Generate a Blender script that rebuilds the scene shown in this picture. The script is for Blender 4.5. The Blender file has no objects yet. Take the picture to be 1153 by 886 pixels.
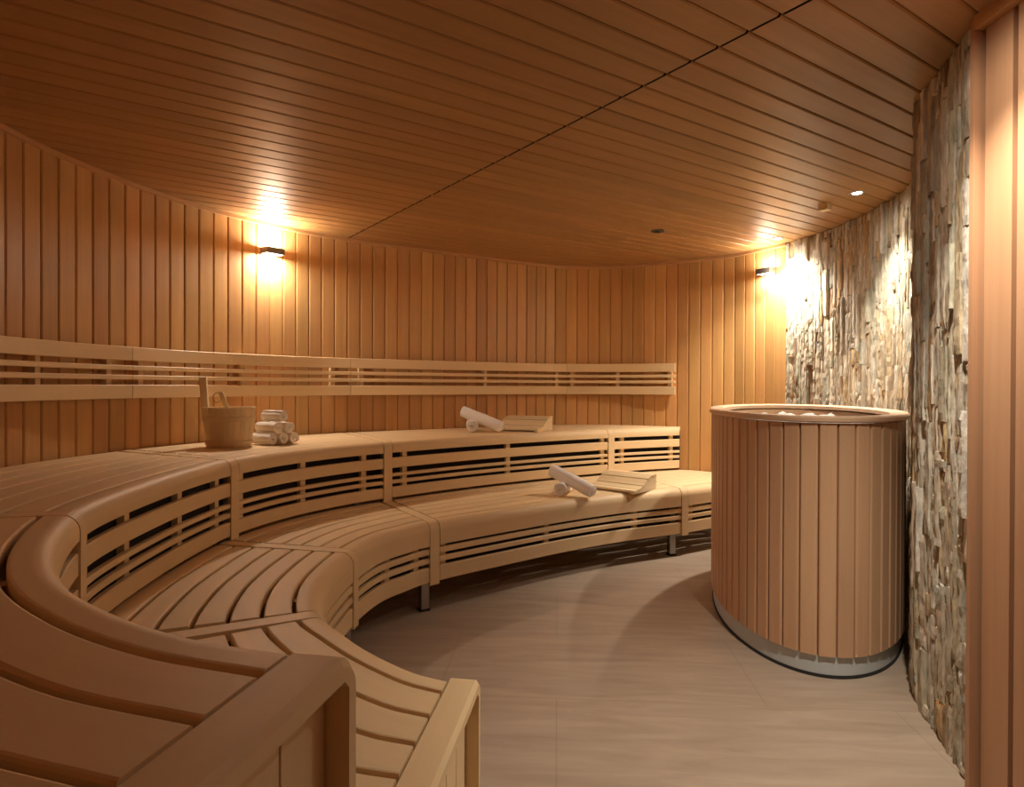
import bpy, math, random
from mathutils import Vector, Matrix, noise
random.seed(7)
C = bpy.context.scene.collection
PI = math.pi
CEIL = 2.2; UZ = .814; LZ = .457

# ------------------------------------------------------------------ mesh builder
class MB:
    def __init__(s): s.v=[]; s.f=[]; s.uv=[]; s.r=[]; s.sm=[]
    def add(s, vs, fs, uvs=None, r=0.5, smooth=False):
        o=len(s.v); s.v+=[tuple(p) for p in vs]
        for k,f in enumerate(fs):
            s.f.append([o+i for i in f])
            s.uv.append([uvs[i] for i in f] if uvs else [(0,0)]*len(f))
            s.r.append(r); s.sm.append(smooth)
    def box(s, c, sx, sy, sz, rz=0, r=None, bev=0, ax=None):
        """box centred at c; grain along its longest side"""
        r=random.random() if r is None else r
        M=Matrix.Rotation(rz,3,'Z') if ax is None else ax
        hx,hy,hz=sx/2,sy/2,sz/2
        L=max(range(3),key=lambda i:(sx,sy,sz)[i])
        quads=[((-1,-1,-1),(-1,1,-1),(1,1,-1),(1,-1,-1)),((-1,-1,1),(1,-1,1),(1,1,1),(-1,1,1)),
               ((-1,-1,-1),(1,-1,-1),(1,-1,1),(-1,-1,1)),((1,-1,-1),(1,1,-1),(1,1,1),(1,-1,1)),
               ((1,1,-1),(-1,1,-1),(-1,1,1),(1,1,1)),((-1,1,-1),(-1,-1,-1),(-1,-1,1),(-1,1,1))]
        off=random.random()*7
        for q in quads:
            ps=[Vector((a*hx,b*hy,d*hz)) for a,b,d in q]
            uv=[]
            for p in ps:
                u=p[L]; o=[p[i] for i in range(3) if i!=L]
                uv.append((u+off,o[0]+o[1]+off))
            s.add([Vector(c)+M@p for p in ps],[(0,1,2,3)],uv,r)
    def sweep(s, frames, prof, closed=True, r=None, smooth=False, caps=True, u0=None):
        """frames: list of (origin, dirR, dirZ, u); prof: [(a,b)] closed loop"""
        r=random.random() if r is None else r
        n=len(prof); vs=[]; uvs=[]
        off=random.random()*9 if u0 is None else u0
        per=[0]
        for i in range(n):
            a=prof[i];b=prof[(i+1)%n];per.append(per[-1]+math.hypot(a[0]-b[0],a[1]-b[1]))
        for (o,dr,dz,u) in frames:
            for k in range(n+1):
                p=prof[k%n]
                vs.append(o+dr*p[0]+dz*p[1]); uvs.append((u+off,per[k]+off))
        fs=[]
        m=n+1
        for i in range(len(frames)-1):
            for k in range(n):
                if not closed and k==n-1: continue
                fs.append((i*m+k,i*m+k+1,(i+1)*m+k+1,(i+1)*m+k))
        s.add(vs,fs,uvs,r,smooth)
        if caps and closed:
            for i,rev in ((0,True),(len(frames)-1,False)):
                o,dr,dz,u=frames[i]
                ps=[o+dr*p[0]+dz*p[1] for p in prof]
                uv=[(p[0]+off,p[1]+off) for p in prof]
                idx=list(range(n))
                if not rev: idx=idx
                else: idx=idx[::-1]
                s.add(ps,[idx],uv,r)
    def lathe(s, prof, n=24, c=(0,0,0), M=None, r=.5, smooth=True, arc=2*PI, uscale=1):
        M=M or Matrix.Identity(3); c=Vector(c)
        vs=[];uvs=[];L=0
        for j,(a,z) in enumerate(prof):
            if j: L+=math.hypot(a-prof[j-1][0],z-prof[j-1][1])
            for i in range(n+1):
                t=arc*i/n
                vs.append(c+M@Vector((a*math.cos(t),a*math.sin(t),z))); uvs.append((L,t*uscale))
        fs=[]
        for j in range(len(prof)-1):
            for i in range(n):
                a=j*(n+1)+i
                fs.append((a,a+1,a+n+2,a+n+1))
        s.add(vs,fs,uvs,r,smooth)
    def build(s, name, mat, parent=None, merge=True, **tags):
        me=bpy.data.meshes.new(name); me.from_pydata(s.v,[],s.f)
        uvl=me.uv_layers.new(name='UVMap'); k=0
        flat=[]
        for u in s.uv:
            for a in u: flat+= [a[0],a[1]]
        uvl.data.foreach_set('uv',flat)
        at=me.attributes.new('rnd','FLOAT','FACE'); at.data.foreach_set('value',s.r)
        me.polygons.foreach_set('use_smooth',s.sm)
        import bmesh
        bm=bmesh.new(); bm.from_mesh(me)
        if merge: bmesh.ops.remove_doubles(bm,verts=bm.verts,dist=1e-5)
        bmesh.ops.recalc_face_normals(bm,faces=bm.faces)
        bm.to_mesh(me); bm.free()
        if any(s.sm): me.set_sharp_from_angle(angle=math.radians(32))
        me.materials.append(mat)
        o=bpy.data.objects.new(name,me); C.objects.link(o)
        if parent:
            o.parent=parent
            o.matrix_parent_inverse=Matrix.Identity(4)
            me.transform(world_of(parent).inverted())
        for a,b in tags.items(): o[a]=b
        return o
def world_of(o):
    m=Matrix.LocRotScale(o.location,o.rotation_euler,o.scale)
    while o.parent:
        o=o.parent; m=Matrix.LocRotScale(o.location,o.rotation_euler,o.scale)@m
    return m
def thing(name,label,cat,loc=(0,0,0),rz=0,group=None):
    o=bpy.data.objects.new(name,None); C.objects.link(o); o.location=loc; o.rotation_euler=(0,0,rz)
    o.empty_display_size=.1
    o['label']=label;o['category']=cat
    if group:o['group']=group
    return o
def tag(o,label,cat,group=None):
    o['label']=label;o['category']=cat
    if group:o['group']=group
    return o
def origin_to(o,p):
    """move a mesh object's origin to p, keeping the mesh in place"""
    p=Vector(p); o.data.transform(Matrix.Translation(-p)); o.location=p; return o
def copy_tree(src,parent=None):
    c=src.copy(); C.objects.link(c)
    if parent: c.parent=parent
    for ch in list(src.children): copy_tree(ch,c)
    return c

# ------------------------------------------------------------------ materials
def mat(name):
    m=bpy.data.materials.new(name); m.use_nodes=True
    nt=m.node_tree; nt.nodes.clear()
    out=nt.nodes.new('ShaderNodeOutputMaterial'); b=nt.nodes.new('ShaderNodeBsdfPrincipled')
    nt.links.new(b.outputs[0],out.inputs[0]); return m,nt,b
def N(nt,t,**k):
    n=nt.nodes.new(t)
    for a,v in k.items():
        if a in n.inputs: n.inputs[a].default_value=v
        else: setattr(n,a,v)
    return n
def wood(name,light,dark,rough=.55,gs=1.0,vary=.35,bump=.12,spec=.35,streak=.8):
    m,nt,b=mat(name); L=nt.links.new
    uv=N(nt,'ShaderNodeUVMap'); uv.uv_map='UVMap'
    at=N(nt,'ShaderNodeAttribute'); at.attribute_name='rnd'
    # offset by plank
    cmb=N(nt,'ShaderNodeCombineXYZ'); mul=N(nt,'ShaderNodeMath',operation='MULTIPLY'); mul.inputs[1].default_value=17.3
    L(at.outputs['Fac'],mul.inputs[0]); L(mul.outputs[0],cmb.inputs['X']); L(mul.outputs[0],cmb.inputs['Y']);L(mul.outputs[0],cmb.inputs['Z'])
    def noise_(su,sv,det,dist):
        mp=N(nt,'ShaderNodeMapping'); mp.inputs['Scale'].default_value=(su*gs,sv*gs,1)
        L(uv.outputs[0],mp.inputs[0])
        ad=N(nt,'ShaderNodeVectorMath',operation='ADD'); L(mp.outputs[0],ad.inputs[0]); L(cmb.outputs[0],ad.inputs[1])
        n=N(nt,'ShaderNodeTexNoise',Scale=1.0,Detail=det,Roughness=.6,Distortion=dist); L(ad.outputs[0],n.inputs['Vector']); return n
    n1=noise_(.9,26,5,.5); n2=noise_(5,260,3,.1); n3=noise_(1.2,5,2,.3)
    mx=N(nt,'ShaderNodeMath',operation='MULTIPLY_ADD'); L(n1.outputs[0],mx.inputs[0]); mx.inputs[1].default_value=streak*.75
    m2=N(nt,'ShaderNodeMath',operation='MULTIPLY_ADD'); L(n2.outputs[0],m2.inputs[0]); m2.inputs[1].default_value=.3; m2.inputs[2].default_value=-.02
    L(m2.outputs[0],mx.inputs[2])
    m3=N(nt,'ShaderNodeMath',operation='MULTIPLY_ADD'); L(n3.outputs[0],m3.inputs[0]); m3.inputs[1].default_value=.45; L(mx.outputs[0],m3.inputs[2])
    rp=N(nt,'ShaderNodeMapRange'); rp.inputs['From Min'].default_value=.45; rp.inputs['From Max'].default_value=.98
    L(m3.outputs[0],rp.inputs[0])
    mc=N(nt,'ShaderNodeMix',data_type='RGBA'); mc.inputs['A'].default_value=(*light,1); mc.inputs['B'].default_value=(*dark,1)
    L(rp.outputs[0],mc.inputs[0])
    hs=N(nt,'ShaderNodeHueSaturation'); L(mc.outputs['Result'],hs.inputs['Color'])
    vr=N(nt,'ShaderNodeMapRange'); vr.inputs['To Min'].default_value=1-vary/2; vr.inputs['To Max'].default_value=1+vary/2
    L(at.outputs['Fac'],vr.inputs[0]); L(vr.outputs[0],hs.inputs['Value'])
    wn=N(nt,'ShaderNodeTexWhiteNoise'); wn.noise_dimensions='1D'; L(at.outputs['Fac'],wn.inputs['W'])
    vh=N(nt,'ShaderNodeMapRange'); vh.inputs['To Min'].default_value=.5-.006*vary*3; vh.inputs['To Max'].default_value=.5+.006*vary*3
    L(wn.outputs['Value'],vh.inputs[0]); L(vh.outputs[0],hs.inputs['Hue'])
    L(hs.outputs[0],b.inputs['Base Color'])
    b.inputs['Roughness'].default_value=rough; b.inputs['Specular IOR Level'].default_value=spec
    bp=N(nt,'ShaderNodeBump'); bp.inputs['Strength'].default_value=bump; bp.inputs['Distance'].default_value=.002
    L(m3.outputs[0],bp.inputs['Height']); L(bp.outputs[0],b.inputs['Normal'])
    return m
def plain(name,col,rough=.5,metal=0,emit=None,es=0,bump=0,bscale=200,spec=.5):
    m,nt,b=mat(name)
    b.inputs['Base Color'].default_value=(*col,1); b.inputs['Roughness'].default_value=rough; b.inputs['Metallic'].default_value=metal
    b.inputs['Specular IOR Level'].default_value=spec
    if emit: b.inputs['Emission Color'].default_value=(*emit,1); b.inputs['Emission Strength'].default_value=es
    tc=N(nt,'ShaderNodeTexCoord'); n=N(nt,'ShaderNodeTexNoise',Scale=bscale,Detail=3.0); nt.links.new(tc.outputs['Object'],n.inputs['Vector'])
    if bump:
        bp=N(nt,'ShaderNodeBump'); bp.inputs['Strength'].default_value=bump; bp.inputs['Distance'].default_value=.003
        nt.links.new(n.outputs[0],bp.inputs['Height']); nt.links.new(bp.outputs[0],b.inputs['Normal'])
    return m
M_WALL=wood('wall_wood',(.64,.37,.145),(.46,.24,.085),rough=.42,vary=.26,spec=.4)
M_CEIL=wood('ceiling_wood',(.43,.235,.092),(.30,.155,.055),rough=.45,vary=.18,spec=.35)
M_BENCH=wood('bench_wood',(.80,.62,.375),(.68,.50,.28),rough=.5,vary=.10,bump=.06,streak=.5)
M_HEAT=wood('heater_wood',(.64,.41,.25),(.53,.315,.18),rough=.5,vary=.12,gs=1.2)
M_RIM=wood('rim_wood',(.72,.50,.34),(.62,.40,.25),rough=.45,vary=.05,streak=.4)
M_ENTR=wood('entrance_wood',(.50,.29,.17),(.40,.21,.115),rough=.38,vary=.15)
M_PALE=wood('pale_pine',(.80,.66,.42),(.66,.49,.28),rough=.6,vary=.22,gs=2.2)
M_TRIM=wood('trim_wood',(.60,.34,.16),(.48,.25,.10),rough=.45,vary=.05)
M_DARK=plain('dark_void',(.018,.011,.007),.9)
M_STEEL=plain('brushed_steel',(.42,.41,.40),.35,.9)
M_SKIRT=plain('grey_metal_skirt',(.50,.55,.57),.5,.0)
M_RUBBER=plain('black_rubber',(.02,.02,.02),.6)
M_GLASS=plain('lamp_glass',(1,1,1),.3,0,(1,.88,.72),12)
M_LED=plain('spot_lens',(1,1,1),.3,0,(1,.93,.82),40)
M_LAMP=plain('lamp_metal',(.25,.22,.19),.35,.8)
M_ROPE=plain('rope',(.55,.38,.22),.9)

def towel_mat():
    m,nt,b=mat('white_terry'); L=nt.links.new
    b.inputs['Base Color'].default_value=(.95,.92,.88,1); b.inputs['Roughness'].default_value=.95; b.inputs['Specular IOR Level'].default_value=.1
    b.inputs['Sheen Weight'].default_value=.3
    tc=N(nt,'ShaderNodeTexCoord'); n=N(nt,'ShaderNodeTexVoronoi',Scale=420.0); L(tc.outputs['Object'],n.inputs['Vector'])
    n2=N(nt,'ShaderNodeTexNoise',Scale=35.0,Detail=3.0); L(tc.outputs['Object'],n2.inputs['Vector'])
    ad=N(nt,'ShaderNodeMath',operation='ADD'); L(n.outputs['Distance'],ad.inputs[0]); L(n2.outputs[0],ad.inputs[1])
    bp=N(nt,'ShaderNodeBump'); bp.inputs['Strength'].default_value=.25; bp.inputs['Distance'].default_value=.002; L(ad.outputs[0],bp.inputs['Height']); L(bp.outputs[0],b.inputs['Normal'])
    return m
M_TOWEL=towel_mat()

def stone_mat():
    m,nt,b=mat('split_stone'); L=nt.links.new
    at=N(nt,'ShaderNodeAttribute'); at.attribute_name='rnd'
    rp=N(nt,'ShaderNodeValToRGB'); cr=rp.color_ramp; L(at.outputs['Fac'],rp.inputs[0])
    cols=[(0,(.38,.34,.27)),(.14,(.48,.45,.37)),(.3,(.42,.42,.34)),(.45,(.55,.51,.43)),(.58,(.44,.36,.24)),(.68,(.40,.40,.35)),(.8,(.60,.57,.50)),(.9,(.48,.35,.19)),(.96,(.28,.20,.13))]
    cr.interpolation='CONSTANT'
    cr.elements[0].position=0; cr.elements[0].color=(*cols[0][1],1); cr.elements[1].position=cols[1][0]; cr.elements[1].color=(*cols[1][1],1)
    for p,c in cols[2:]:
        e=cr.elements.new(p); e.color=(*c,1)
    tc=N(nt,'ShaderNodeTexCoord')
    mp=N(nt,'ShaderNodeMapping'); mp.inputs['Scale'].default_value=(1,1,.35); L(tc.outputs['Object'],mp.inputs[0])
    n1=N(nt,'ShaderNodeTexNoise',Scale=26.0,Detail=8.0,Roughness=.7); L(mp.outputs[0],n1.inputs['Vector'])
    n2=N(nt,'ShaderNodeTexNoise',Scale=6.0,Detail=5.0,Roughness=.6); L(mp.outputs[0],n2.inputs['Vector'])
    rr=N(nt,'ShaderNodeValToRGB'); L(n2.outputs[0],rr.inputs[0]); rr.color_ramp.elements[0].position=.45; rr.color_ramp.elements[1].position=.72
    rr.color_ramp.elements[0].color=(0,0,0,1); rr.color_ramp.elements[1].color=(.55,.55,.55,1)
    mx=N(nt,'ShaderNodeMix',data_type='RGBA'); L(rr.outputs[0],mx.inputs[0]); L(rp.outputs[0],mx.inputs['A']); mx.inputs['B'].default_value=(.42,.30,.16,1)
    v=N(nt,'ShaderNodeMapRange'); L(n1.outputs[0],v.inputs[0]); v.inputs['From Min'].default_value=.3; v.inputs['From Max'].default_value=.7; v.inputs['To Min'].default_value=.65; v.inputs['To Max'].default_value=1.55
    hs=N(nt,'ShaderNodeHueSaturation'); L(mx.outputs['Result'],hs.inputs['Color']); L(v.outputs[0],hs.inputs['Value'])
    L(hs.outputs[0],b.inputs['Base Color']); b.inputs['Roughness'].default_value=.8; b.inputs['Specular IOR Level'].default_value=.25
    bp=N(nt,'ShaderNodeBump'); bp.inputs['Strength'].default_value=.9; bp.inputs['Distance'].default_value=.012; L(n1.outputs[0],bp.inputs['Height']); L(bp.outputs[0],b.inputs['Normal'])
    return m
M_STONE=stone_mat()

def floor_mat():
    m,nt,b=mat('floor_tile'); L=nt.links.new
    tc=N(nt,'ShaderNodeTexCoord')
    rot=N(nt,'ShaderNodeMapping'); rot.inputs['Rotation'].default_value=(0,0,math.radians(4)); L(tc.outputs['Object'],rot.inputs[0])
    br=N(nt,'ShaderNodeTexBrick'); br.inputs['Scale'].default_value=1; br.inputs['Brick Width'].default_value=1.2; br.inputs['Row Height'].default_value=.6
    br.inputs['Mortar Size'].default_value=.0016; br.inputs['Color1'].default_value=(.0,.0,.0,1); br.inputs['Color2'].default_value=(1,1,1,1); br.offset=.37
    br.inputs['Mortar'].default_value=(.5,.5,.5,1)
    L(rot.outputs[0],br.inputs['Vector'])
    mp=N(nt,'ShaderNodeMapping'); mp.inputs['Scale'].default_value=(1.3,9,1); L(rot.outputs[0],mp.inputs[0])
    n=N(nt,'ShaderNodeTexNoise',Scale=1.6,Detail=8.0,Roughness=.62,Distortion=.7); L(mp.outputs[0],n.inputs['Vector'])
    rp=N(nt,'ShaderNodeValToRGB'); L(n.outputs[0],rp.inputs[0]); e=rp.color_ramp.elements
    e[0].position=.30; e[0].color=(.32,.25,.19,1); e[1].position=.72; e[1].color=(.44,.355,.28,1)
    mm=N(nt,'ShaderNodeMix',data_type='RGBA'); mm.blend_type='MULTIPLY'; L(br.outputs['Fac'],mm.inputs[0]); L(rp.outputs[0],mm.inputs['A']); mm.inputs['B'].default_value=(.78,.76,.74,1)
    L(mm.outputs['Result'],b.inputs['Base Color'])
    b.inputs['Roughness'].default_value=.42; b.inputs['Specular IOR Level'].default_value=.35
    bp=N(nt,'ShaderNodeBump'); bp.inputs['Strength'].default_value=.08; bp.inputs['Distance'].default_value=.002; L(n.outputs[0],bp.inputs['Height']); L(bp.outputs[0],b.inputs['Normal'])
    return m
M_FLOOR=floor_mat()

# ------------------------------------------------------------------ plan curves
class Spline:
    def __init__(s,pts): s.p=[Vector((x,y,0)) for x,y in pts]; s.n=len(pts)-1
    def at(s,t):
        t=max(0,min(s.n-1e-9,t)); i=int(t); f=t-i
        P=s.p; p1,p2=P[i],P[i+1]; p0=P[i-1] if i else p1*2-p2; p3=P[i+2] if i+2<=s.n else p2*2-p1
        return .5*((2*p1)+(p2-p0)*f+(2*p0-5*p1+4*p2-p3)*f*f+(3*p1-p0-3*p2+p3)*f**3)
    def tan(s,t):
        a=s.at(max(0,t-.02)); b=s.at(min(s.n,t+.02)); return (b-a).normalized()
    def speed(s,t):
        a=max(0,t-.02); b=min(s.n,t+.02); return (s.at(b)-s.at(a)).length/(b-a)
    def resample(s,t0,t1,step):
        n=400; ts=[t0+(t1-t0)*i/n for i in range(n+1)]; L=[0]
        for i in range(n): L.append(L[-1]+(s.at(ts[i+1])-s.at(ts[i])).length)
        m=max(1,round(L[-1]/step)); out=[]; j=0
        for k in range(m+1):
            d=L[-1]*k/m
            while j<n-1 and L[j+1]<d: j+=1
            f=(d-L[j])/max(1e-9,L[j+1]-L[j]); out.append(ts[j]+(ts[j+1]-ts[j])*min(1,f))
        return out
UP=[((-.272,.845),(-.42,.11)),((-.43,.90),(-.74,.22)),((-.60,1.0),(-1.05,.42)),((-.79,1.16),(-1.38,.73)),((-.97,1.40),(-1.64,1.1)),
 ((-1.13,1.716),(-1.84,1.53)),((-1.20,2.0),(-1.96,1.95)),((-1.245,2.4),(-2.05,2.4)),((-1.255,2.7),(-2.07,2.85)),((-1.245,2.93),(-1.99,3.34)),
 ((-1.15,3.28),(-1.83,3.82)),((-.97,3.62),(-1.54,4.28)),((-.74,3.90),(-1.18,4.67)),((-.26,4.36),(-.48,5.15)),((.30,4.79),(.17,5.57)),
 ((.78,5.10),(.47,5.71)),((1.10,5.27),(.97,5.67)),((1.39,5.40),(1.41,5.45))]
LO=[((-.145,1.56),(-.235,.87)),((-.24,1.612),(-.38,.89)),((-.372,1.735),(-.61,1.0)),((-.477,1.865),(-.87,1.27)),((-.565,1.99),(-1.12,1.70)),
 ((-.635,2.2),(-1.215,2.10)),((-.66,2.42),(-1.245,2.45)),((-.65,2.72),(-1.245,2.86)),((-.60,2.98),(-1.15,3.28)),((-.51,3.15),(-.97,3.62)),
 ((-.39,3.31),(-.745,3.895)),((.0,3.65),(-.26,4.36)),((.35,3.93),(.15,4.67)),((.72,4.18),(.55,4.95)),((1.18,4.43),(.95,5.19)),((1.52,4.65),(1.39,5.40)),((1.92,4.83),(1.76,5.15))]
UF=Spline([a for a,b in UP]); WB=Spline([b for a,b in UP]); LF=Spline([a for a,b in LO]); LB=Spline([b for a,b in LO])
WALL=Spline([(-.47,-.75),(-.45,-.3)]+[b for a,b in UP]+[(1.74,5.21),(2.0,4.76)])   # wall param = UP param + 2
STONE=Spline([(2.0,4.76),(2.09,4.45),(2.135,4.09),(2.125,3.79),(2.08,3.45),(1.94,3.12),(1.76,2.84),(1.605,2.60),(1.485,2.38),(1.42,2.17),(1.355,1.97),(1.325,1.86)])
Z=Vector((0,0,1))

# ------------------------------------------------------------------ room shell
def wall_planks(name,spl,t0,t1,step,m,inv=1,zt=CEIL):
    mb=MB(); ts=spl.resample(t0,t1,step)
    for a,b in zip(ts[:-1],ts[1:]):
        A=spl.at(a);B=spl.at(b);d=(B-A).normalized(); nrm=Vector((d.y,-d.x,0))*inv; w=(B-A).length
        g=.0028
        prof=[(0,-.008),(g,-.008),(g,-.004),(g+.006,0),(w-g-.004,0),(w-g,-.004),(w-g,-.008),(w,-.008)]
        r=random.random(); off=random.random()*9; vs=[];uv=[]
        for z in (0,zt):
            for q,(x,y) in enumerate(prof): vs.append(A+d*x+nrm*y+Z*z); uv.append((z+off,x+off))
        n=len(prof); mb.add(vs,[(k,k+1,n+k+1,n+k) for k in range(n-1)],uv,r)
    return mb.build(name,m,kind='structure',merge=False)
wall_planks('wall_left',WALL,0,14,.098,M_WALL)
wall_planks('wall_back',WALL,14,17,.098,M_WALL)
wall_planks('wall_back_right',WALL,17,WALL.n,.098,M_WALL)
# entrance side boards on the right of the frame (in front of the stone) and the wall behind the camera
ENT=Spline([(1.325,1.845),(1.325,1.2),(1.325,.4),(1.325,-.75)])
def ent_wall():
    mb=MB(); y=1.848
    k=0
    while y>-.75:
        w=.118; r=random.random()
        mb.box((1.345,y-w/2,CEIL/2),.03,w-.018,CEIL,0,r)
        mb.box((1.362,y-w/2,CEIL/2),.01,w,CEIL,0,.1)
        y-=w; k+=1
    return mb.build('wall_entrance',M_ENTR,kind='structure')
ent_wall()
mb=MB(); mb.box((1.327,1.859,CEIL/2),.044,.016,CEIL,0,.6); mb.build('trim_1',M_ENTR,kind='structure')
wall_planks('wall_front',Spline([(1.36,-.75),(.4,-.75),(-.47,-.75)]),0,2,.1,M_WALL)
# crown moulding
def strip(name,spl,ts,off,w,z0,z1,m,inv=1):
    mb=MB(); fr=[];u=0;prev=None
    for t in ts:
        p=spl.at(t); d=spl.tan(t); nrm=Vector((d.y,-d.x,0))*inv
        if prev is not None:u+=(p-prev).length
        prev=p; fr.append((p+nrm*off,nrm,Z,u))
    mb.sweep(fr,[(0,z0),(w,z0),(w,z1),(0,z1)],r=.5); return mb.build(name,m,kind='structure')
strip('trim_2',WALL,WALL.resample(0,WALL.n,.06),-.005,.022,CEIL-.022,CEIL-.0005,M_TRIM)
mb=MB(); mb.box((1.318,.55,CEIL-.02),.03,2.6,.04,0,.5); mb.build('trim_3',M_TRIM,kind='structure')
# floor
mb=MB(); mb.add([(-2.6,-1.2,0),(2.8,-1.2,0),(2.8,6.3,0),(-2.6,6.3,0)],[(0,1,2,3)]); mb.build('floor',M_FLOOR,kind='structure')
# ceiling boards running obliquely, split by one dark seam
TH=math.radians(34.5); W=Vector((math.cos(TH),math.sin(TH),0)); S=Vector((-math.sin(TH),math.cos(TH),0))
def ceiling():
    mb=MB(); O=Vector((.757,1.85,0)); pitch=.1068
    for k in range(-34,44):
        for sgn in (-1,1):
            a0,a1=(-5.2,-.005) if sgn<0 else (.005,4.6)
            y0=k*pitch; g=.0026
            prof=[(0,.008),(g,.008),(g,.004),(g+.005,0),(pitch-g-.005,0),(pitch-g,.004),(pitch-g,.008),(pitch,.008)]
            r=random.random(); off=random.random()*9; vs=[];uv=[]
            for a in (a0,a1):
                for x,z in prof: vs.append(O+W*a+S*(y0+x)+Z*(CEIL+z)); uv.append((a+off,x+off))
            n=len(prof); mb.add(vs,[(q,q+1,n+q+1,n+q) for q in range(n-1)],uv,r)
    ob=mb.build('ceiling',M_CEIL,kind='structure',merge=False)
    # cut to the room's footprint (with a margin hidden above the walls)
    import bmesh
    bm=bmesh.new(); bm.from_mesh(ob.data)
    for co,no in (((-2.2,0,0),(-1,0,0)),((2.3,0,0),(1,0,0)),((0,-.85,0),(0,-1,0)),((0,5.85,0),(0,1,0))):
        bmesh.ops.bisect_plane(bm,geom=bm.verts[:]+bm.edges[:]+bm.faces[:],plane_co=co,plane_no=no,clear_outer=True)
    bm.to_mesh(ob.data); bm.free()
ceiling()
mb=MB(); mb.add([(-2.3,-.9,CEIL+.03),(2.4,-.9,CEIL+.03),(2.4,5.95,CEIL+.03),(-2.3,5.95,CEIL+.03)],[(0,1,2,3)]); mb.build('ceiling_backing',M_DARK,kind='structure')

# ------------------------------------------------------------------ stone wall
def stone_wall():
    mb=MB()
    n=260; ts=[STONE.n*i/n for i in range(n+1)]; L=[0]
    for i in range(n): L.append(L[-1]+(STONE.at(ts[i+1])-STONE.at(ts[i])).length)
    def P(d):
        d=max(0,min(L[-1]-1e-6,d))
        lo=0
        import bisect
        j=max(0,min(n-1,bisect.bisect_right(L,d)-1)); f=(d-L[j])/max(1e-9,L[j+1]-L[j]); t=ts[j]+(ts[j+1]-ts[j])*f
        p=STONE.at(t); g=STONE.tan(t); return p,Vector((g.y,-g.x,0))
    # backing
    bk=[]
    for d in [L[-1]*i/60 for i in range(61)]:
        p,nr=P(d); bk+= [p-nr*.012, p-nr*.012+Z*CEIL]
    mb.add(bk,[(2*i,2*i+2,2*i+3,2*i+1) for i in range(60)],None,.97)
    d=0
    while d<L[-1]-.008:
        w=min(random.choice((.015,.02,.025,.03,.036,.045)),L[-1]-d)
        z=-random.random()*.2
        while z<CEIL:
            h=random.uniform(.07,.42) if random.random()<.8 else random.uniform(.03,.08)
            z0=max(0,z); z1=min(CEIL-.002,z+h)
            if z1-z0>.012:
                far=1-min(1,d/L[-1])
                amp=.010 if random.random()<.88 else .020
                pr=random.random()**1.4*amp+.002
                if random.random()<.03: pr=-.008
                r=random.random()
                nx=3; nz=max(3,int((z1-z0)/.028)+1)
                grid=[];tilt=random.uniform(-.004,.004); seed=random.random()*50
                for j in range(nz+1):
                    zz=z0+.0012+(z1-z0-.0024)*j/nz
                    for i in range(nx+1):
                        dd=d+.0008+(w-.0016)*i/nx
                        pass
                        p,nr=P(dd)
                        q=pr+tilt*(i/nx-.5)*2+.0045*noise.noise(Vector((dd*30+seed,zz*22,seed)))+random.uniform(-.0012,.0012)
                        if i in(0,nx) : q-=random.uniform(.000,.003)
                        zj=zz
                        if j in(0,nz): q-=random.uniform(0,.005); zj+=random.uniform(-.003,.003)*(1 if 0.02<zz<CEIL-.02 else 0)
                        grid.append(p+nr*q+Z*zj)
                m=nx+1
                fs=[(j*m+i,j*m+i+1,(j+1)*m+i+1,(j+1)*m+i) for j in range(nz) for i in range(nx)]
                o=len(grid); vs=list(grid)
                # skirts back to the wall plane
                ring=[(0,i) for i in range(m)]+[(j,nx) for j in range(1,nz+1)]+[(nz,i) for i in range(nx-1,-1,-1)]+[(j,0) for j in range(nz-1,0,-1)]
                for (j,i) in ring:
                    dd=d+w*i/nx; p,nr=P(dd); vs.append(Vector((p.x,p.y,grid[j*m+i].z))-nr*.012)
                K=len(ring)
                for k in range(K):
                    a=ring[k][0]*m+ring[k][1]; b_=ring[(k+1)%K][0]*m+ring[(k+1)%K][1]
                    fs.append((a,b_,o+(k+1)%K,o+k))
                mb.add(vs,fs,None,r)
            z+=h
        d+=w
    return mb.build('wall_right',M_STONE,merge=False,kind='structure')
stone_wall()

# ------------------------------------------------------------------ benches
def frames(F,B,ts,frac=None,r=0,z=0):
    """sample frames along the front curve; dirR points from front to back"""
    out=[];u=0;prev=None
    for t in ts:
        p=F.at(t)
        if prev is not None:u+=(p-prev).length
        prev=p
        d=(B.at(t)-p); out.append((p,d.normalized(),d.length,u))
    return out
def tsamp(t0,t1,spl,step=.035):
    return spl.resample(t0,t1,step)
def nosing_prof(w,z0,R,face,th=.028,n=8):
    p=[(0,z0-face),(0,z0-face+.004),(0,z0-R-.004)]
    for i in range(n+1):
        a=PI-PI/2*i/n
        p.append((R+R*math.cos(a),z0-R+R*math.sin(a)))
    e=.005
    p+=[(R+.004,z0),(w-e-.003,z0),(w-e,z0),(w-e*.3,z0-e*.3),(w,z0-e),(w,z0-th),(max(R,.03),z0-th),(.024,z0-max(th,R)-.006),(.024,z0-face)]
    return p
def slat_prof(a,b,z0,th=.028):
    e=.005
    return [(a,z0-e),(a+e*.3,z0-e*.3),(a+e,z0),(b-e,z0),(b-e*.3,z0-e*.3),(b,z0-e),(b,z0-th),(a,z0-th)]
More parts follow.
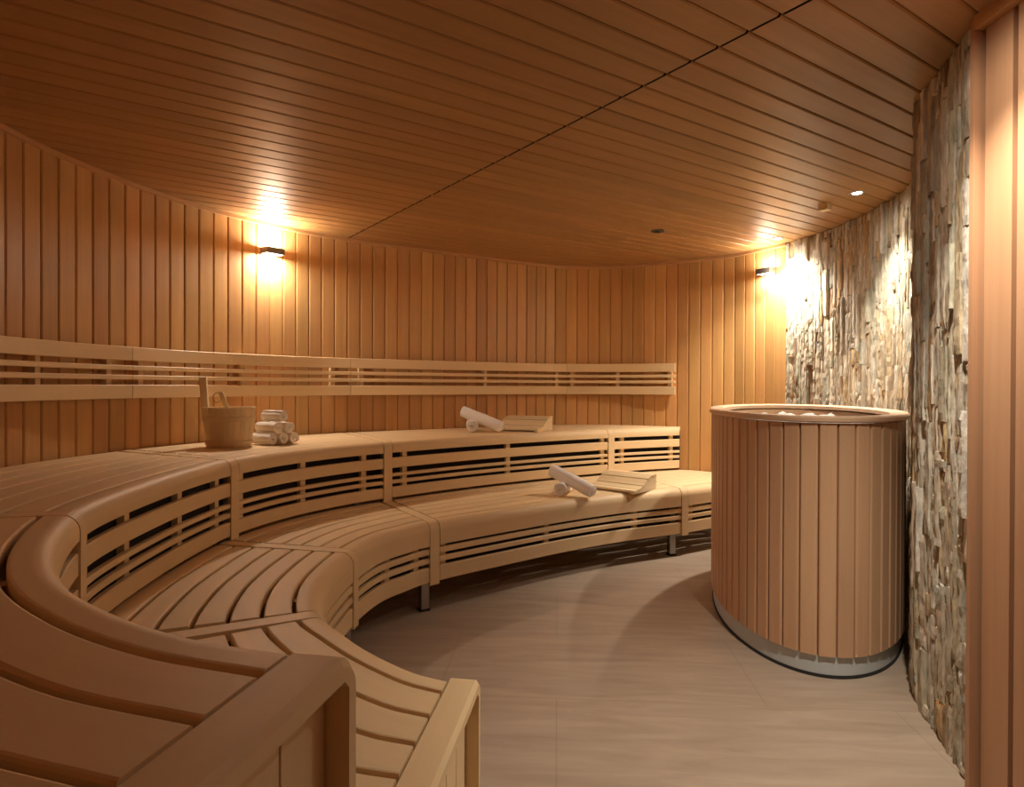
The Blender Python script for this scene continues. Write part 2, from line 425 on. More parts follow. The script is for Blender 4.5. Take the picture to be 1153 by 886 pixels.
def bench_section(F,B,t0,t1,z0,R,face,riser,strap_bot,label,nslat=6,strap0=True,strap1=True,battens=(),legs=(),leg_h=None,name='bench_section',group=None,nw=.083,endback=0,gap_shade=False):
    c=F.at((t0+t1)/2)
    root=thing(name,label,'bench',(c.x,c.y,0),0,group)
    hw=.031
    a=t0+(hw/F.speed(t0+.01) if strap0 else 0); b=t1-(hw/F.speed(t1-.01) if strap1 else 0)
    ga=a+(.0025/F.speed(a)); gb=b-(.0025/F.speed(b))
    ts=tsamp(ga,gb,F); fr=frames(F,B,ts)
    mb=MB()
    mb.sweep([(p,d,Z,u) for p,d,l,u in fr],nosing_prof(nw,z0,R,face),smooth=False)
    o=mb.build('front_rail',M_BENCH,root)
    for poly in o.data.polygons: poly.use_smooth=True
    o.data.set_sharp_from_angle(angle=math.radians(32))
    mb=MB()
    # slats: fractions between nosing and back, thickness constant
    for k in range(nslat):
        r=random.random(); gp=.013
        vs=[];uv=[];off=random.random()*9
        for p,d,l,u in fr:
            rest=max(.004*nslat,l+endback-nw); pw=rest/nslat; g=min(gp,pw*.3)
            pr=slat_prof(nw+k*pw+g,nw+(k+1)*pw,z0) if pw>.03 else [(nw+k*pw+g+x*(pw-g),z0-zz) for x,zz in ((0,.005),(.02,.002),(.05,0),(.95,0),(.98,.002),(1,.005),(1,.028),(0,.028))]
            for x,zz in pr: vs.append(p+d*x+Z*zz); uv.append((u+off,x+off+(z0-zz)))
        n=8; fs=[(i*n+q,i*n+(q+1)%n,(i+1)*n+(q+1)%n,(i+1)*n+q) for i in range(len(fr)-1) for q in range(n)]
        m=len(fr)-1; fs+=[tuple(range(n-1,-1,-1)),tuple(m*n+q for q in range(n))]
        mb.add(vs,fs,uv,r)
    mb.build('seat_slats',M_BENCH,root)
    # riser boards
    if riser:
        mb=MB()
        for z1,z2 in riser:
            e=.003
            mb.sweep([(p,d,Z,u) for p,d,l,u in fr],[(.003,z1+e),(.003+e,z1),(.023,z1),(.023,z2),(.003+e,z2),(.003,z2-e)])
        mb.build('riser_slats',M_BENCH,root)
    if gap_shade:  # added near-black sheet behind the riser, stands in for shade in its gaps
        mb=MB(); mb.sweep([(p,d,Z,u) for p,d,l,u in fr],[(.052,riser[-1][0]),(.058,riser[-1][0]),(.058,z0-.03),(.052,z0-.03)]); mb.build('gap_shade_sheet',M_DARK,root)
    def xframe(t): 
        p=F.at(t); q=B.at(t)-p; return p,q.normalized(),q.length
    for t in battens:
        p,d,l=xframe(t); tg=F.tan(t); mb=MB()
        cz=(riser[-1][0]+z0-.03)/2; h=z0-.03-riser[-1][0]
        ax=Matrix((tg,Vector((-tg.y,tg.x,0)),Z)).transposed()
        mb.box(p+d*.036+Z*cz,.034,.024,h,0,.5,ax=ax); mb.build('batten',M_BENCH,root)
    # bearers under the seat (carry the slats)
    for t in (t0+(t1-t0)*.33,t0+(t1-t0)*.67):
        p,d,l=xframe(t)
        if l<.3: continue
        ax=Matrix((d,Vector((-d.y,d.x,0)),Z)).transposed(); mb=MB()
        mb.box(p+d*(l/2+.02)+Z*(z0-.028-.0225),l-.06,.035,.045,0,.3,ax=ax); mb.build('bearer',M_BENCH,root)
    # flush strap at t0 (shared joint)
    for t in ([t0] if strap0 else []):
        p,d,l=xframe(t); tg=F.tan(t); perp=Vector((-d.y,d.x,0)); perp=perp if perp.dot(tg)>0 else -perp
        mb=MB(); l2=l+endback
        out=[(-.002,strap_bot)]
        for i in range(7):
            a_=PI-PI/2*i/6; out.append((R-.002+R*math.cos(a_),z0+.0005-R+R*math.sin(a_)))
        out+=[(l2,z0+.0005),(l2,z0-.03),(R+.01,z0-.03),(.026,z0-R-.008),(.026,strap_bot)]
        fr2=[(p-tg*(hw-.0015),d,Z,0),(p+tg*(hw-.0015),d,Z,2*hw)]
        # grain runs along the strap: swap uv
        k0=len(mb.uv); mb.sweep(fr2,out,r=.55)
        mb.uv=[[(y,x) for x,y in u] for u in mb.uv]
        o=mb.build('divider_strap',M_BENCH,root)
    for (t,ri) in legs:
        p,d,l=xframe(t); ang=math.atan2(d.y,d.x)
        top=(leg_h or z0-.03)
        mb=MB(); q=p+d*ri; mb.box((q.x,q.y,(top+.012)/2),.042,.042,top-.012,ang,.5); lg=mb.build('leg',M_STEEL,root)
        mb=MB(); mb.box((q.x,q.y,.006),.05,.05,.012,ang,.5); mb.build('foot_pad',M_RUBBER,lg)
    return root
U_RISER=[(.653,.714),(.601,.621),(.558,.580),(.475,.538)]
L_RISER=[(.293,.322),(.249,.275),(.152,.229)]
ug='upper tier bench sections'; lg='lower tier bench sections'
def US(t0,t1,lab,**k): return bench_section(UF,WB,t0,t1,UZ,.045,.068,U_RISER,LZ+.001,lab,group=ug,name='upper_bench_section',endback=-.012,gap_shade=True,**k)
def LS(t0,t1,lab,**k): return bench_section(LF,LB,t0,t1,LZ,.05,.12,L_RISER,.139,lab,group=lg,name='lower_bench_section',endback=.03,gap_shade=True,**k)
u0=US(0,5,'upper bench section nearest the camera with broad curved slats and closed end panel',strap0=False,battens=(.6,1.9,3.2,4.6),legs=((.3,.1),(.3,.66),(2.5,.1),(2.5,.68)),leg_h=UZ-.04)
US(5,9,'strongly curved upper bench section left of the wooden bucket, slatted riser below',battens=(5.35,6.25,7.3,8.5),legs=((5.02,.08),(5.02,.66)),leg_h=UZ-.04)
US(9,12,'curved upper bench section carrying the pyramid of rolled towels',battens=(9.2,10.4,11.6),legs=((9.02,.08),(9.02,.7)),leg_h=UZ-.04)
US(12,15,'long straight upper bench section with two rolled towels and a headrest on it',battens=(12.22,13.42,14.85),legs=((12.02,.08),(12.02,.7)),leg_h=UZ-.04)
US(15,17,'short upper bench section at the far right end against the wall',strap1=False,battens=(15.3,16.75),legs=((15.02,.08),(16.0,.3)),leg_h=UZ-.04)
l0=LS(0,4,'lower bench section nearest the camera ending in a panelled frame',strap0=False,battens=(.5,1.8,2.9,3.7),legs=((.3,.6),(2.2,.06),(2.2,.6)))
LS(4,7,'tightly curved lower bench section with wide dark gaps between slats',battens=(4.3,5.5,6.7),legs=((4.05,.06),(4.05,.6)))
LS(7,10,'concave lower bench section below the pyramid of rolled towels',battens=(7.25,8.4,9.55),legs=((7.05,.06),(7.05,.6),(9.88,.06)))
LS(10,14,'long lower bench section with two rolled towels and a headrest on it',battens=(10.15,11.6,13.2),legs=((10.05,.6),(13.83,.06),(13.9,.6)))
LS(14,16,'short lower bench section at the far right, partly hidden behind the round heater',strap1=False,battens=(14.15,15.2),legs=((15.6,.06),(14.5,.6)))

# closed near ends: frame with rounded front corner, vertical boards set back
def end_frame(root,inner,outer,z0,R,th,nb):
    (fi,bi),(fo,bo)=inner,outer
    fi,bi,fo,bo=[Vector((*q,0)) for q in (fi,bi,fo,bo)]
    def prof(l):
        out=[(0,.0)]
        for i in range(7):
            a=PI-PI/2*i/6; out.append((R+R*math.cos(a),z0-R+R*math.sin(a)))
        out+=[(l,z0),(l,z0-th),(th+.012,z0-th)]
        out+=[(th,z0-th-.012),(th,0)]
        return out
    l1=(bi-fi).length; l2=(bo-fo).length; d1=(bi-fi).normalized(); d2=(bo-fo).normalized()
    mb=MB(); e=.009
    side=(fo-fi); side.normalize()
    P1=prof(l1);P2=prof(l2)
    n=len(P1); vs=[];uv=[]
    for (o,d,P,ins,u) in ((fi+side*.003,d1,P1,0,0),(fo-side*e,d2,P2,0,.07),(fo,d2,P2,e,.075)):
        for j,(x,z) in enumerate(P):
            xx=x;zz=z
            if ins:
                if j<=7: xx=x+ins*(1 if x<R else 0); 
                if z>=z0-R and j>0 and j<9: zz=z-ins*(z-(z0-R))/R
            vs.append(o+d*xx+Z*zz); uv.append((x+(z0-z),u))
    fs=[(a*n+q,a*n+(q+1)%n,(a+1)*n+(q+1)%n,(a+1)*n+q) for a in (0,1) for q in range(n)]
    mb.add(vs,fs,uv,.5)
    mb.add([vs[q] for q in range(n)],[tuple(range(n))],[uv[q] for q in range(n)],.5)
    mb.add([vs[2*n+q] for q in range(n)],[tuple(range(n-1,-1,-1))],[uv[2*n+q] for q in range(n)],.5)
    fobj=mb.build('end_frame',M_BENCH,root)
    # board infill
    mb=MB(); s0=th; L=l2-th; w=L/nb
    for k in range(nb):
        c=fo+d2*(s0+w*(k+.5))-side*.042
        ax=Matrix((d2,Vector((-d2.y,d2.x,0)),Z)).transposed()
        mb.box(c+Z*((z0-th)/2),w-.005,.018,z0-th,0,random.random()*.5+.3,ax=ax)
        mb.box(c-side*.012+Z*((z0-th)/2),w,.006,z0-th,0,.0,ax=ax)
    mb.build('end_panel',M_BENCH,root)
end_frame(u0,((-.270,.853),(-.418,.11)),((-.196,.838),(-.345,.10)),UZ,.045,.028,7)
end_frame(l0,((-.143,1.567),(-.235,.872)),((-.072,1.555),(-.165,.86)),LZ,.03,.026,7)

# ------------------------------------------------------------------ wall backrest rails
BZ0,BZ1=1.080,1.343
def backrest(t0,t1,label,bt):
    c=WALL.at((t0+t1)/2); root=thing('backrest_section',label,'backrest',(c.x,c.y,BZ0),0,'slatted backrest sections on the wall')
    g=.002/WALL.speed((t0+t1)/2); ts=WALL.resample(t0+g,t1-g,.05); fr=[];u=0;prev=None
    for t in ts:
        p=WALL.at(t);d=WALL.tan(t);nr=Vector((d.y,-d.x,0))
        if prev is not None:u+=(p-prev).length
        prev=p;fr.append((p,nr,Z,u))
    H=BZ1-BZ0
    def rail(name,ab):
        mb=MB()
        for a,b in ab:
            z1=BZ0+H*a;z2=BZ0+H*b;e=.003
            mb.sweep(fr,[(.034,z1),(.056-e,z1),(.056,z1+e),(.056,z2-e),(.056-e,z2),(.034,z2)])
        mb.build(name,M_BENCH,root)
    rail('top_rail',[(.735,1.0)]); rail('bottom_rail',[(0,.265)]); rail('middle_slats',[(.365,.455),(.55,.64)])
    for t in bt:
        p=WALL.at(t);d=WALL.tan(t);nr=Vector((d.y,-d.x,0)); ax=Matrix((d,Vector((-d.y,d.x,0)),Z)).transposed()
        mb=MB(); mb.box(p+nr*.017+Z*(BZ0+H/2),.03,.034,H*.96,0,.5,ax=ax); mb.build('batten',M_BENCH,root)
backrest(7.2,11,'slatted backrest section on the far left of the wall, cut by the frame edge',(7.5,8.8,9.9,10.75))
backrest(11,14,'long slatted backrest section on the wall above the wooden bucket',(11.15,12.5,13.8))
backrest(14,17,'slatted backrest section on the wall above the straight upper bench',(14.13,15.35,16.7))
backrest(17,18.93,'short slatted backrest section at the right end of the rail',(17.12,17.9,18.82))

# ------------------------------------------------------------------ heater
HC=Vector((1.53,3.47,0)); HA=.955; HB=.445; HT=math.radians(72.6)
def ell(t,o=0,z=0):
    a=Vector((math.cos(HT),math.sin(HT),0)); b=Vector((-math.sin(HT),math.cos(HT),0))
    return HC+a*(HA+o)*math.cos(t)+b*(HB+o)*math.sin(t)+Z*z
def etan(t,o=0): return (ell(t+.002,o)-ell(t-.002,o)).normalized()
def eparams(n,o=0):
    m=2000; L=[0]
    for i in range(m): L.append(L[-1]+(ell(2*PI*(i+1)/m,o)-ell(2*PI*i/m,o)).length)
    out=[];j=0
    for k in range(n):
        d=L[-1]*k/n
        while L[j+1]<d:j+=1
        out.append(2*PI*(j+(d-L[j])/(L[j+1]-L[j]))/m)
    return out,L[-1]
ht=thing('round_heater','tall oval sauna heater clad in vertical wood boards on a grey metal base','heater',(HC.x,HC.y,0))
def ering(mb,prof,n=120,r=.5,smooth=True):
    vs=[];uv=[];m=len(prof)
    for i in range(n+1):
        t=2*PI*i/n; p=ell(t); tg=etan(t); nr=Vector((tg.y,-tg.x,0))
        if nr.dot(p-HC)<0:nr=-nr
        for q in range(m+1):
            a,z=prof[q%m]; vs.append(p+nr*a+Z*z); uv.append((i*.04,a+z))
    fs=[(i*(m+1)+q,i*(m+1)+q+1,(i+1)*(m+1)+q+1,(i+1)*(m+1)+q) for i in range(n) for q in range(m)]
    mb.add(vs,fs,uv,r,smooth)
mb=MB(); ering(mb,[(-.008,0),(-.008,.010),(-.02,.010),(-.02,0)],smooth=False); mb.build('floor_seal',M_RUBBER,ht)
mb=MB(); ering(mb,[(-.012,.0125),(-.012,.086),(-.03,.086),(-.03,.0125)],smooth=False); o=mb.build('metal_skirt',M_SKIRT,ht)
mb=MB(); ering(mb,[(-.023,.095),(-.023,1.0),(-.03,1.0),(-.03,.095)],smooth=False); mb.build('inner_shell',M_TRIM,ht)
# boards
mb=MB(); ps,PL=eparams(64); bw=PL/64
for k,t in enumerate(ps):
    p=ell(t); tg=etan(t); nr=Vector((tg.y,-tg.x,0))
    if nr.dot(p-HC)<0:nr=-nr
    w=bw-.007; h=w/2; e=.006
    prof=[(-h,-.022),(h,-.022),(h,-e),(h-e*.4,-e*.3),(h-e,0),(-h+e,0),(-h+e*.4,-e*.3),(-h,-e)]
    r=random.random(); off=random.random()*9; vs=[];uv=[]
    for z in (.088,1.006):
        for x,y in prof: vs.append(p+tg*x+nr*y+Z*z); uv.append((z+off,x+y+off))
    n=8; mb.add(vs,[(q,(q+1)%n,n+(q+1)%n,n+q) for q in range(n)]+[tuple(range(n)),tuple(range(2*n-1,n-1,-1))],uv,r)
mb.build('cladding',M_HEAT,ht)
mb=MB(); R0,R1=-.062,.014; zt=1.034; zb=1.010
prof=[(R1-.004,zb),(R1,zb+.005),(R1,zt-.006),(R1-.006,zt),(R0+.006,zt),(R0,zt-.006),(R0,zb),(R0+.01,zb)]
ering(mb,prof); mb.build('rim',M_RIM,ht)
mb=MB(); ering(mb,[(-.05,.80),(-.05,1.0),(-.058,1.0),(-.058,.80)],smooth=False); mb.build('inner_lining',M_HEAT,ht)
# steel tray carrying the stones
mb=MB(); n=60; vs=[HC+Z*.900]+[ell(2*PI*i/n,-.07,.900) for i in range(n)]; mb.add(vs,[(0,1+i,1+(i+1)%n) for i in range(n)]); mb.build('stone_tray',M_DARK,ht)
M_HSTONE=plain('heater_stone',(.26,.25,.24),.85,bump=.8,bscale=40)
import bmesh
def rock(seed,s):
    bm=bmesh.new(); bmesh.ops.create_icosphere(bm,subdivisions=3,radius=1)
    for v in bm.verts:
        q=v.co.copy(); d=1+.35*noise.noise(q*1.1+Vector((seed,0,0)))+.12*noise.noise(q*3+Vector((0,seed,0)))
        v.co=Vector((q.x*s,q.y*s*.8,q.z*s*.65))*d
    for f in bm.faces:f.smooth=True
    me=bpy.data.meshes.new('heater_stone'); bm.to_mesh(me); bm.free(); me.materials.append(M_HSTONE); return me
rocks=[rock(i*3.7,.062) for i in range(5)]
rr=random.Random(3); pts=[]
tries=0
while len(pts)<34 and tries<4000:
    tries+=1; t=rr.random()*2*PI; k=math.sqrt(rr.random())
    q=HC+(ell(t,-.15)-HC)*k
    if all((q-p).length>.108 for p in pts): pts.append(q)
for i,q in enumerate(pts):
    o=bpy.data.objects.new('heater_stone',rocks[i%5]); C.objects.link(o); o.location=(q.x,q.y,.905+.042+rr.random()*.004); o.rotation_euler=(0,0,rr.random()*6)
    if (q-Vector((1.6,4.0,0))).length<.25: o.location.z+=.0
    tag(o,'rough grey stone lying inside the opening of the round heater','stone','heater stones')

# ------------------------------------------------------------------ lamps and ceiling fittings
LIGHTW=(1,.87,.72)
def area(name,loc,rot,sx,sy,p,col=LIGHTW,spread=PI):
    l=bpy.data.lights.new(name,'AREA'); l.shape='RECTANGLE'; l.size=sx; l.size_y=sy; l.energy=p; l.color=col; l.spread=spread
    o=bpy.data.objects.new(name,l); C.objects.link(o); o.location=loc; o.rotation_euler=rot; return o
def wall_lamp(tw,z,label,pu,pd):
    p=WALL.at(tw);d=WALL.tan(tw);nr=Vector((d.y,-d.x,0)); ang=math.atan2(d.y,d.x)
    root=thing('wall_lamp',label,'lamp',(p.x,p.y,z),0,'up and down wall lamps')
    ax=Matrix((d,-nr,Z)).transposed(); c=p+nr*.05+Z*z
    mb=MB(); mb.box(p+nr*.004+Z*z,.10,.008,.05,0,.5,ax=ax)
    mb.box(p+nr*.02+Z*z,.05,.03,.03,0,.5,ax=ax); mb.build('mount',M_LAMP,root)
    mb=MB(); w,dp,h,tk=.125,.07,.04,.004
    for s in (-1,1):
        mb.box(c+d*s*(w/2),tk,dp,h,0,.5,ax=ax); mb.box(c+nr*s*(dp/2),w+tk,tk,h,0,.5,ax=ax)
    mb.build('housing',M_LAMP,root)
    mb=MB()
    for s in (-1,1): mb.box(c+Z*s*.0165,w-.008,dp-.008,.004,0,.5,ax=ax)
    mb.build('glass_panel',M_GLASS,root)
    for s,pw in ((1,pu),(-1,pd)):
        area('wall_lamp_light',c+Z*s*.022,(PI if s>0 else 0,0,ang),.11,.055,pw).parent=None
def tw_near(x,y):
    return min((WALL.n*i/2000 for i in range(2001)),key=lambda t:(WALL.at(t)-Vector((x,y,0))).length)
wall_lamp(tw_near(-1.57,4.22),2.01,'small grey metal lamp glowing on the left part of the wood wall',7,9)
wall_lamp(tw_near(1.93,4.88),2.01,'small grey metal lamp glowing beside the stone wall',2.4,3.4)
def downlight(x,y,label,power,cone=1.9,blend=.5,spill=10):
    root=thing('recessed_spotlight',label,'spotlight',(x,y,CEIL),0,'recessed ceiling spotlights')
    mb=MB(); mb.lathe([(.024,.0),(.026,-.004),(.038,-.005),(.042,-.001),(.042,.002)],32,(x,y,CEIL)); mb.build('trim_ring',M_STEEL,root)
    mb=MB(); mb.lathe([(0.0001,-.002),(.024,-.002)],24,(x,y,CEIL)); mb.build('lens',M_LED,root)
    l=bpy.data.lights.new('spot_light','SPOT'); l.energy=power; l.spot_size=cone; l.spot_blend=blend; l.shadow_soft_size=.02; l.color=(1,.88,.72)
    o=bpy.data.objects.new('spot_light',l); C.objects.link(o); o.location=(x,y,CEIL-.012)
    l2=l.copy(); l2.energy=spill; l2.spot_size=3.0; o2=bpy.data.objects.new('spot_spill_light',l2); C.objects.link(o2); o2.location=(x,y,CEIL-.012)
downlight(1.862,3.53,'bright round spotlight in the ceiling above the oval heater, nearer of two',125,1.6,1,4)
downlight(1.875,4.62,'small bright spotlight in the ceiling near the right wall lamp',135,2.1,1,6)
downlight(1.07,1.63,'recessed ceiling spotlight just above the view near the entrance boards',125,1.68,1,11)
# dark sensor disc and small box on the ceiling
mb=MB(); mb.lathe([(.0001,-.012),(.02,-.012),(.024,-.006),(.045,-.004),(.048,0)],28,(.983,4.41,CEIL),smooth=True)
tag(origin_to(mb.build('ceiling_sensor',M_RUBBER),(.983,4.41,CEIL)),'flat dark round sensor fixed on the wooden ceiling near the back wall','sensor')
fb=thing('temperature_sensor_box','small square wooden sensor box under the ceiling left of the nearer spotlight','sensor',(1.797,3.755,CEIL))
mb=MB(); mb.box((1.797,3.755,CEIL-.018),.05,.05,.036,TH,.5); mb.build('box_body',M_PALE,fb)
mb=MB(); 
for k in range(3): mb.box((1.797-.0255*math.sin(-TH)*0,3.755,CEIL-.010-.009*k),.053,.053,.003,TH,.1)
mb.build('vent_slots',M_TRIM,fb)

# ------------------------------------------------------------------ bucket and ladle
def bucket(x,y,z,rz):
    root=thing('sauna_bucket','pale wooden stave bucket with a tall handle stave beside the towel pyramid','bucket',(x,y,z))
    n=14; H=.215; rb,rt=.112,.136; th=.014
    mb=MB()
    for k in range(n):
        a0=2*PI*k/n+.004+rz; a1=2*PI*(k+1)/n-.004+rz; r=random.random()
        vs=[];uv=[]
        for zz,R in ((.0,rb),(H,rt)):
            for a,RR in ((a0,R),((a0+a1)/2,R*1.012),(a1,R),(a1,R-th),((a0+a1)/2,R-th),(a0,R-th)):
                vs.append((x+RR*math.cos(a),y+RR*math.sin(a),z+zz)); uv.append((zz+k,a*R+RR))
        m=6; mb.add(vs,[(q,(q+1)%m,m+(q+1)%m,m+q) for q in range(m)]+[(0,1,2,3,4,5),tuple(range(11,5,-1))],uv,r)
    mb.build('staves',M_PALE,root)
    mb=MB(); mb.lathe([(.0001,.012),(rb-th+.002,.012),(rb-th+.002,.024),(.0001,.024)],28,(x,y,z),smooth=False,r=.4); mb.build('bottom_board',M_PALE,root)
    for zz in (.012,.140):
        R=rb+(rt-rb)*zz/H
        mb=MB(); mb.lathe([(R+.001,zz),(R+.006,zz+.002),(R+.008,zz+.022),(R+.004,zz+.026),(R+.003,zz+.026)],36,(x,y,z),smooth=True,r=.3); mb.build('hoop',M_PALE,root)
    # tall handle stave at the left
    a=math.radians(195); R=rt-.004; tl=Matrix.Rotation(a,3,'Z'); 
    px,py=x+(R-.012)*math.cos(a),y+(R-.012)*math.sin(a)
    mb=MB(); prof=[(-.018,-.024),(.014,-.024),(.018,-.018),(.018,.018),(.014,.024),(-.018,.024)]
    out=Vector((math.cos(a),math.sin(a),0)); sd=Vector((-math.sin(a),math.cos(a),0))
    fr=[]
    for zz,s in ((H-.08,1),(H+.05,1),(H+.12,.9),(H+.155,.85),(H+.162,.65)):
        fr.append((Vector((px,py,z+zz))+out*(.024*(zz-H)*3),out,sd*s,zz))
    mb.sweep(fr,prof,r=.4); mb.build('handle_stave',M_PALE,root)
    return root
BX,BY=-1.545,3.56
bucket(BX,BY,UZ+.001,.2)
# ladle leaning in the bucket
def tube(mb,pts,rads,n=12,r=.5):
    vs=[];uv=[];L=0
    for i,p in enumerate(pts):
        p=Vector(p); d=(Vector(pts[min(i+1,len(pts)-1)])-Vector(pts[max(i-1,0)])).normalized()
        a=d.orthogonal().normalized(); 
        if i: 
            L+=(p-Vector(pts[i-1])).length
            a=(pa-d*pa.dot(d)).normalized()
        pa=a; b=d.cross(a)
        for k in range(n+1):
            t=2*PI*k/n; vs.append(p+(a*math.cos(t)+b*math.sin(t))*rads[i]); uv.append((L,t*rads[i]))
    m=n+1
    fs=[(i*m+k,i*m+k+1,(i+1)*m+k+1,(i+1)*m+k) for i in range(len(pts)-1) for k in range(n)]
    mb.add(vs,fs,uv,r,True)
    mb.add([vs[k] for k in range(n)],[tuple(range(n))],None,r); q=(len(pts)-1)*m
    mb.add([vs[q+k] for k in range(n)],[tuple(range(n-1,-1,-1))],None,r)
def ladle():
    root=thing('wooden_ladle','wooden ladle with a cord loop on its handle, leaning inside the bucket','ladle',(BX,BY,UZ+.03))
    a=Vector((BX+.045,BY+.03,UZ+.045)); b=Vector((BX-.005,BY-.075,UZ+.295)); 
    b=Vector((BX-.038,BY-.02,UZ+.300)); d=(b-a)
    mb=MB(); tube(mb,[a+d*f for f in (0,.3,.6,.85,.95,1)],[.008,.009,.011,.014,.014,.009]); mb.build('handle',M_PALE,root)
    mb=MB(); mb.lathe([(.0001,0),(.03,.0),(.038,.012),(.04,.035),(.036,.035),(.034,.014),(.0001,.006)],20,(a.x,a.y,a.z-.016),r=.5); mb.build('bowl',M_PALE,root)
    c=b-d.normalized()*.015; pts=[]
    for i in range(17):
        t=2*PI*i/16; pts.append(c+Vector((-.020+.022*math.cos(t),-.008,-.018+.026*math.sin(t))))
    mb=MB(); tube(mb,pts,[.0028]*17,8); mb.build('cord_loop',M_ROPE,root)
ladle()

# ------------------------------------------------------------------ towels (rolled)
def towel_mesh(L,R,seed=0,turns=4.2):
    """spiral roll lying along local x, centred; ends show the coil"""
    rnd=random.Random(seed); mb=MB(); n=int(turns*22); th=R/(turns+1.02)
    nx=9; inner=[];outer=[]
    def pt(t,r,x): return Vector((x,r*math.cos(t),r*math.sin(t)))
    lay=[]
    for i in range(n+1):
        t=2*PI*turns*i/n; r=th*.55+th*t/(2*PI)
        t0=t+ .6
        row=[]
        for j in range(nx+1):
            x=-L/2+L*j/nx
            ex=(abs(j/nx-.5)*2)**6
            rr=r*(1-.05*ex)+.0012*math.sin(t*3+j*1.3+seed)*(i/n)
            xx=x*(1-.015*(i/n))+ (.0025*math.sin(i*.35+seed) if j in(0,nx) else 0)
            row.append((t0,rr,xx))
        lay.append(row)
    vs=[]
    for row in lay:
        for (t,r,x) in row: vs.append(pt(t,r+th*.46,x))
    for row in lay:
        for (t,r,x) in row: vs.append(pt(t,max(.0006,r-th*.40),x))
    m=nx+1; K=(n+1)*m; fs=[]
    for i in range(n):
        for j in range(nx):
            a=i*m+j; fs.append((a,a+1,a+m+1,a+m)); fs.append((K+a,K+a+m,K+a+m+1,K+a+1))
        for j in (0,nx):
            a=i*m+j; fs.append((a,a+m,K+a+m,K+a))
    for j in range(nx):
        a=n*m+j; fs.append((a,a+1,K+a+1,K+a)); fs.append((j,K+j,K+j+1,j+1))
    mb.add(vs,fs,None,.5,True)
    me_o=mb.build('rolled_towel',M_TOWEL)
    md=me_o.modifiers.new('edge','BEVEL'); md.width=.002; md.segments=2; md.limit_method='ANGLE'; md.angle_limit=1.0
    return me_o
TR=.0350
t_small=towel_mesh(.170,TR,1)
def put_towel(o,loc,rz,label,group,tilt=0,rx=0):
    o.location=loc; o.rotation_euler=(rx,tilt,rz); tag(o,label,'towel',group); return o
g='pyramid of six rolled white towels'
axd=Vector((math.cos(math.radians(-33)),math.sin(math.radians(-33)),0)); lat=Vector((-axd.y,axd.x,0))
base=Vector((-1.395,3.665,UZ+TR+.001)); sp=.0705
lay=[(0,0,'rolled white towel at the front left of the pyramid\'s bottom row'),(1,0,'rolled white towel in the middle of the pyramid\'s bottom row'),(2,0,'rolled white towel at the right of the pyramid\'s bottom row'),
     (.5,1,'rolled white towel at the left of the pyramid\'s middle row'),(1.5,1,'rolled white towel at the right of the pyramid\'s middle row'),(1,2,'rolled white towel on the very top of the pyramid')]
for i,(a,h,lab) in enumerate(lay):
    o=t_small if i==0 else t_small.copy()
    if i: C.objects.link(o)
    put_towel(o,base+lat*(a*sp)+Z*(h*.0615)+axd*((i*37%5)-2)*.003,math.radians(-33),lab,g,rx=i*1.3)
# towel pairs with headrests
t_long=towel_mesh(.33,.044,5,3.6); t_long2=t_long.copy(); C.objects.link(t_long2)
t_short=towel_mesh(.30,.046,9,4.4); t_short2=t_short.copy(); C.objects.link(t_short2)
def pair(longt,shortt,sx,sy,z,ang_s,lx0,ly0,lx1,ly1,la,lb,g):
    put_towel(shortt,(sx-.02,sy,z+.0465),ang_s,lb,g,rx=.4)
    # long towel leans from on top of the short one down to the seat
    a=Vector((lx0,ly0,z+.0465*2+.056)); b=Vector((lx1,ly1,z+.045)); d=b-a
    put_towel(longt,(a+b)/2,math.atan2(d.y,d.x),la,g,tilt=math.asin(-d.z/d.length))
pair(t_long,t_short,-.275,4.80,UZ,math.radians(95),-.355,4.76,-.075,4.655,'long rolled white towel leaning over a shorter roll on the upper bench','short rolled white towel end-on under a leaning roll on the upper bench','towel pair on the upper bench')
pair(t_long2,t_short2,.365,4.20,LZ,math.radians(72),.265,4.21,.50,4.03,'long rolled white towel leaning over a shorter roll on the lower bench','short rolled white towel end-on under a leaning roll on the lower bench','towel pair on the lower bench')

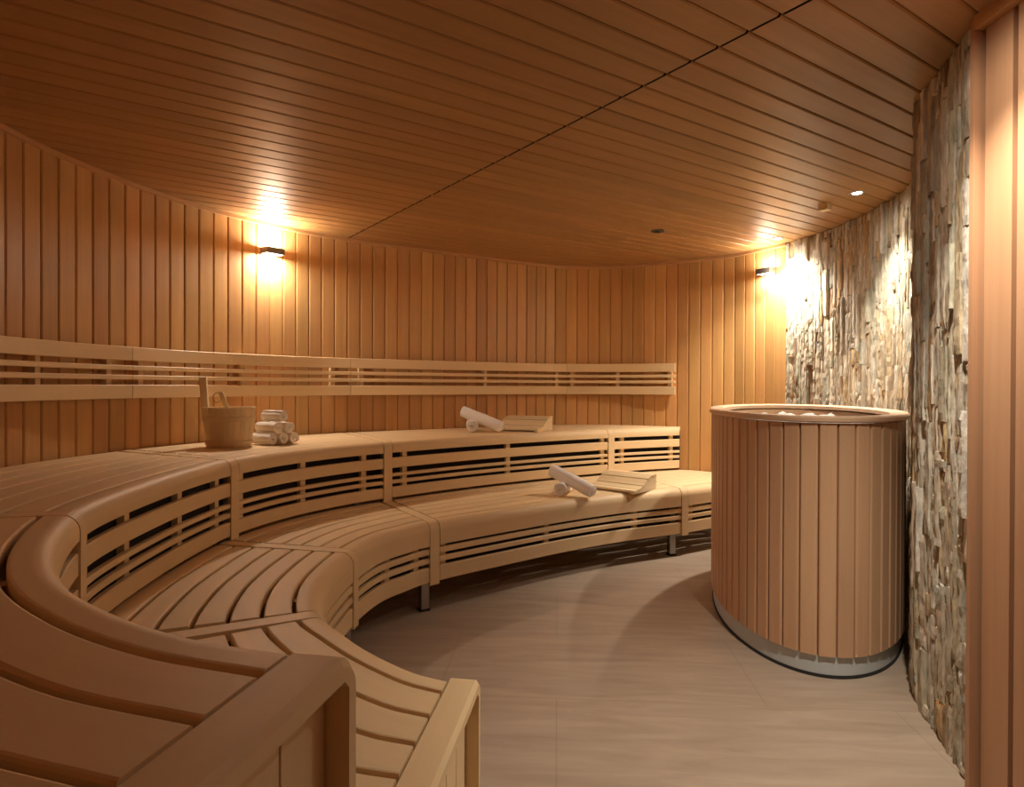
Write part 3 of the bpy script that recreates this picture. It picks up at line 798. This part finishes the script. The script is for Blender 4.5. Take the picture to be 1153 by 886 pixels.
# ------------------------------------------------------------------ headrests
def headrest():
    root=thing('wooden_headrest','','headrest',(0,0,0),0,'wedge shaped wooden headrests')
    L=.36; D=.29; H=.105
    top=[]
    # profile: y from front tip (0) to back (D)
    for i in range(13):
        s=i/12
        z=.022+.012*s+ (H-.034)*(1/(1+math.exp(-(s-.52)*11)))
        top.append((s*D,z))
    # side cheeks
    for s in (-1,1):
        mb=MB(); prof=[(0,0)]+top[:]+[(D,0)]
        n=len(prof); x0=s*(L/2); x1=s*(L/2-.022)
        vs=[Vector((x0,y,z-.012 if 0<k<n-1 else z)) for k,(y,z) in enumerate(prof)]+[Vector((x1,y,z-.012 if 0<k<n-1 else z)) for k,(y,z) in enumerate(prof)]
        mb.add(vs,[tuple(range(n)),tuple(range(2*n-1,n-1,-1))]+[(k,(k+1)%n,n+(k+1)%n,n+k) for k in range(n)],[(v.y,v.z) for v in vs],.7)
        mb.build('side_cheek',M_PALE,root)
    mb=MB(); ns=5
    def zt(y):
        s=y/D; return .022+.012*s+(H-.034)*(1/(1+math.exp(-(s-.52)*11)))
    for k in range(ns):
        y0=D*k/ns+.004; y1=D*(k+1)/ns-.004; r=random.random(); vs=[];uv=[]
        ys=[y0+(y1-y0)*q/4 for q in range(5)]
        prof=[(y,zt(y)) for y in ys]+[(y,zt(y)-.0118) for y in ys[::-1]]
        n=len(prof)
        for x in (-L/2-.004,L/2+.004):
            for y,z in prof: vs.append((x,y,z)); uv.append((x+k,y+z))
        mb.add(vs,[(q,(q+1)%n,n+(q+1)%n,n+q) for q in range(n)]+[tuple(range(n)),tuple(range(2*n-1,n-1,-1))],uv,r)
    mb.build('top_slats',M_PALE,root)
    mb=MB(); mb.box((0,D-.008,H*.45),L-.05,.014,H*.8,0,.5); mb.build('back_board',M_PALE,root)
    return root
h1=headrest(); h2=copy_tree(h1)
h1.location=(.02,4.80,UZ+.001); h1.rotation_euler=(0,0,math.radians(-26)); h1['label']='slatted wooden headrest beside the rolled towels on the upper bench'
h2.location=(.645,4.29,LZ+.001); h2.rotation_euler=(0,0,math.radians(-42)); h2['label']='slatted wooden headrest beside the rolled towels on the lower bench'

# ------------------------------------------------------------------ camera, world, view
P=math.radians(.35);RO=math.radians(.18)
cp,sp_,cr_,sr=math.cos(P),math.sin(P),math.cos(RO),math.sin(RO)
right=Vector((cr_,sr*sp_,sr*cp)); down=Vector((sr,-cr_*sp_,-cr_*cp)); fwd=Vector((0,cp,-sp_))
cam=bpy.data.cameras.new('camera'); co=bpy.data.objects.new('camera',cam); C.objects.link(co)
m=Matrix((right,-down,-fwd)).transposed().to_4x4(); m.translation=Vector((0,0,1.15)); co.matrix_world=m
cam.sensor_width=36; cam.lens=734/1153*36; cam.shift_y=-4/1153; cam.clip_start=.05
bpy.context.scene.camera=co
w=bpy.data.worlds.new('world'); bpy.context.scene.world=w; w.use_nodes=True
w.node_tree.nodes['Background'].inputs[0].default_value=(1,.75,.5,1); w.node_tree.nodes['Background'].inputs[1].default_value=.02
vs=bpy.context.scene.view_settings
vs.view_transform='Standard'; vs.look='None'; vs.exposure=.3; vs.gamma=1
bpy.context.scene.cycles.max_bounces=12; bpy.context.scene.cycles.diffuse_bounces=8
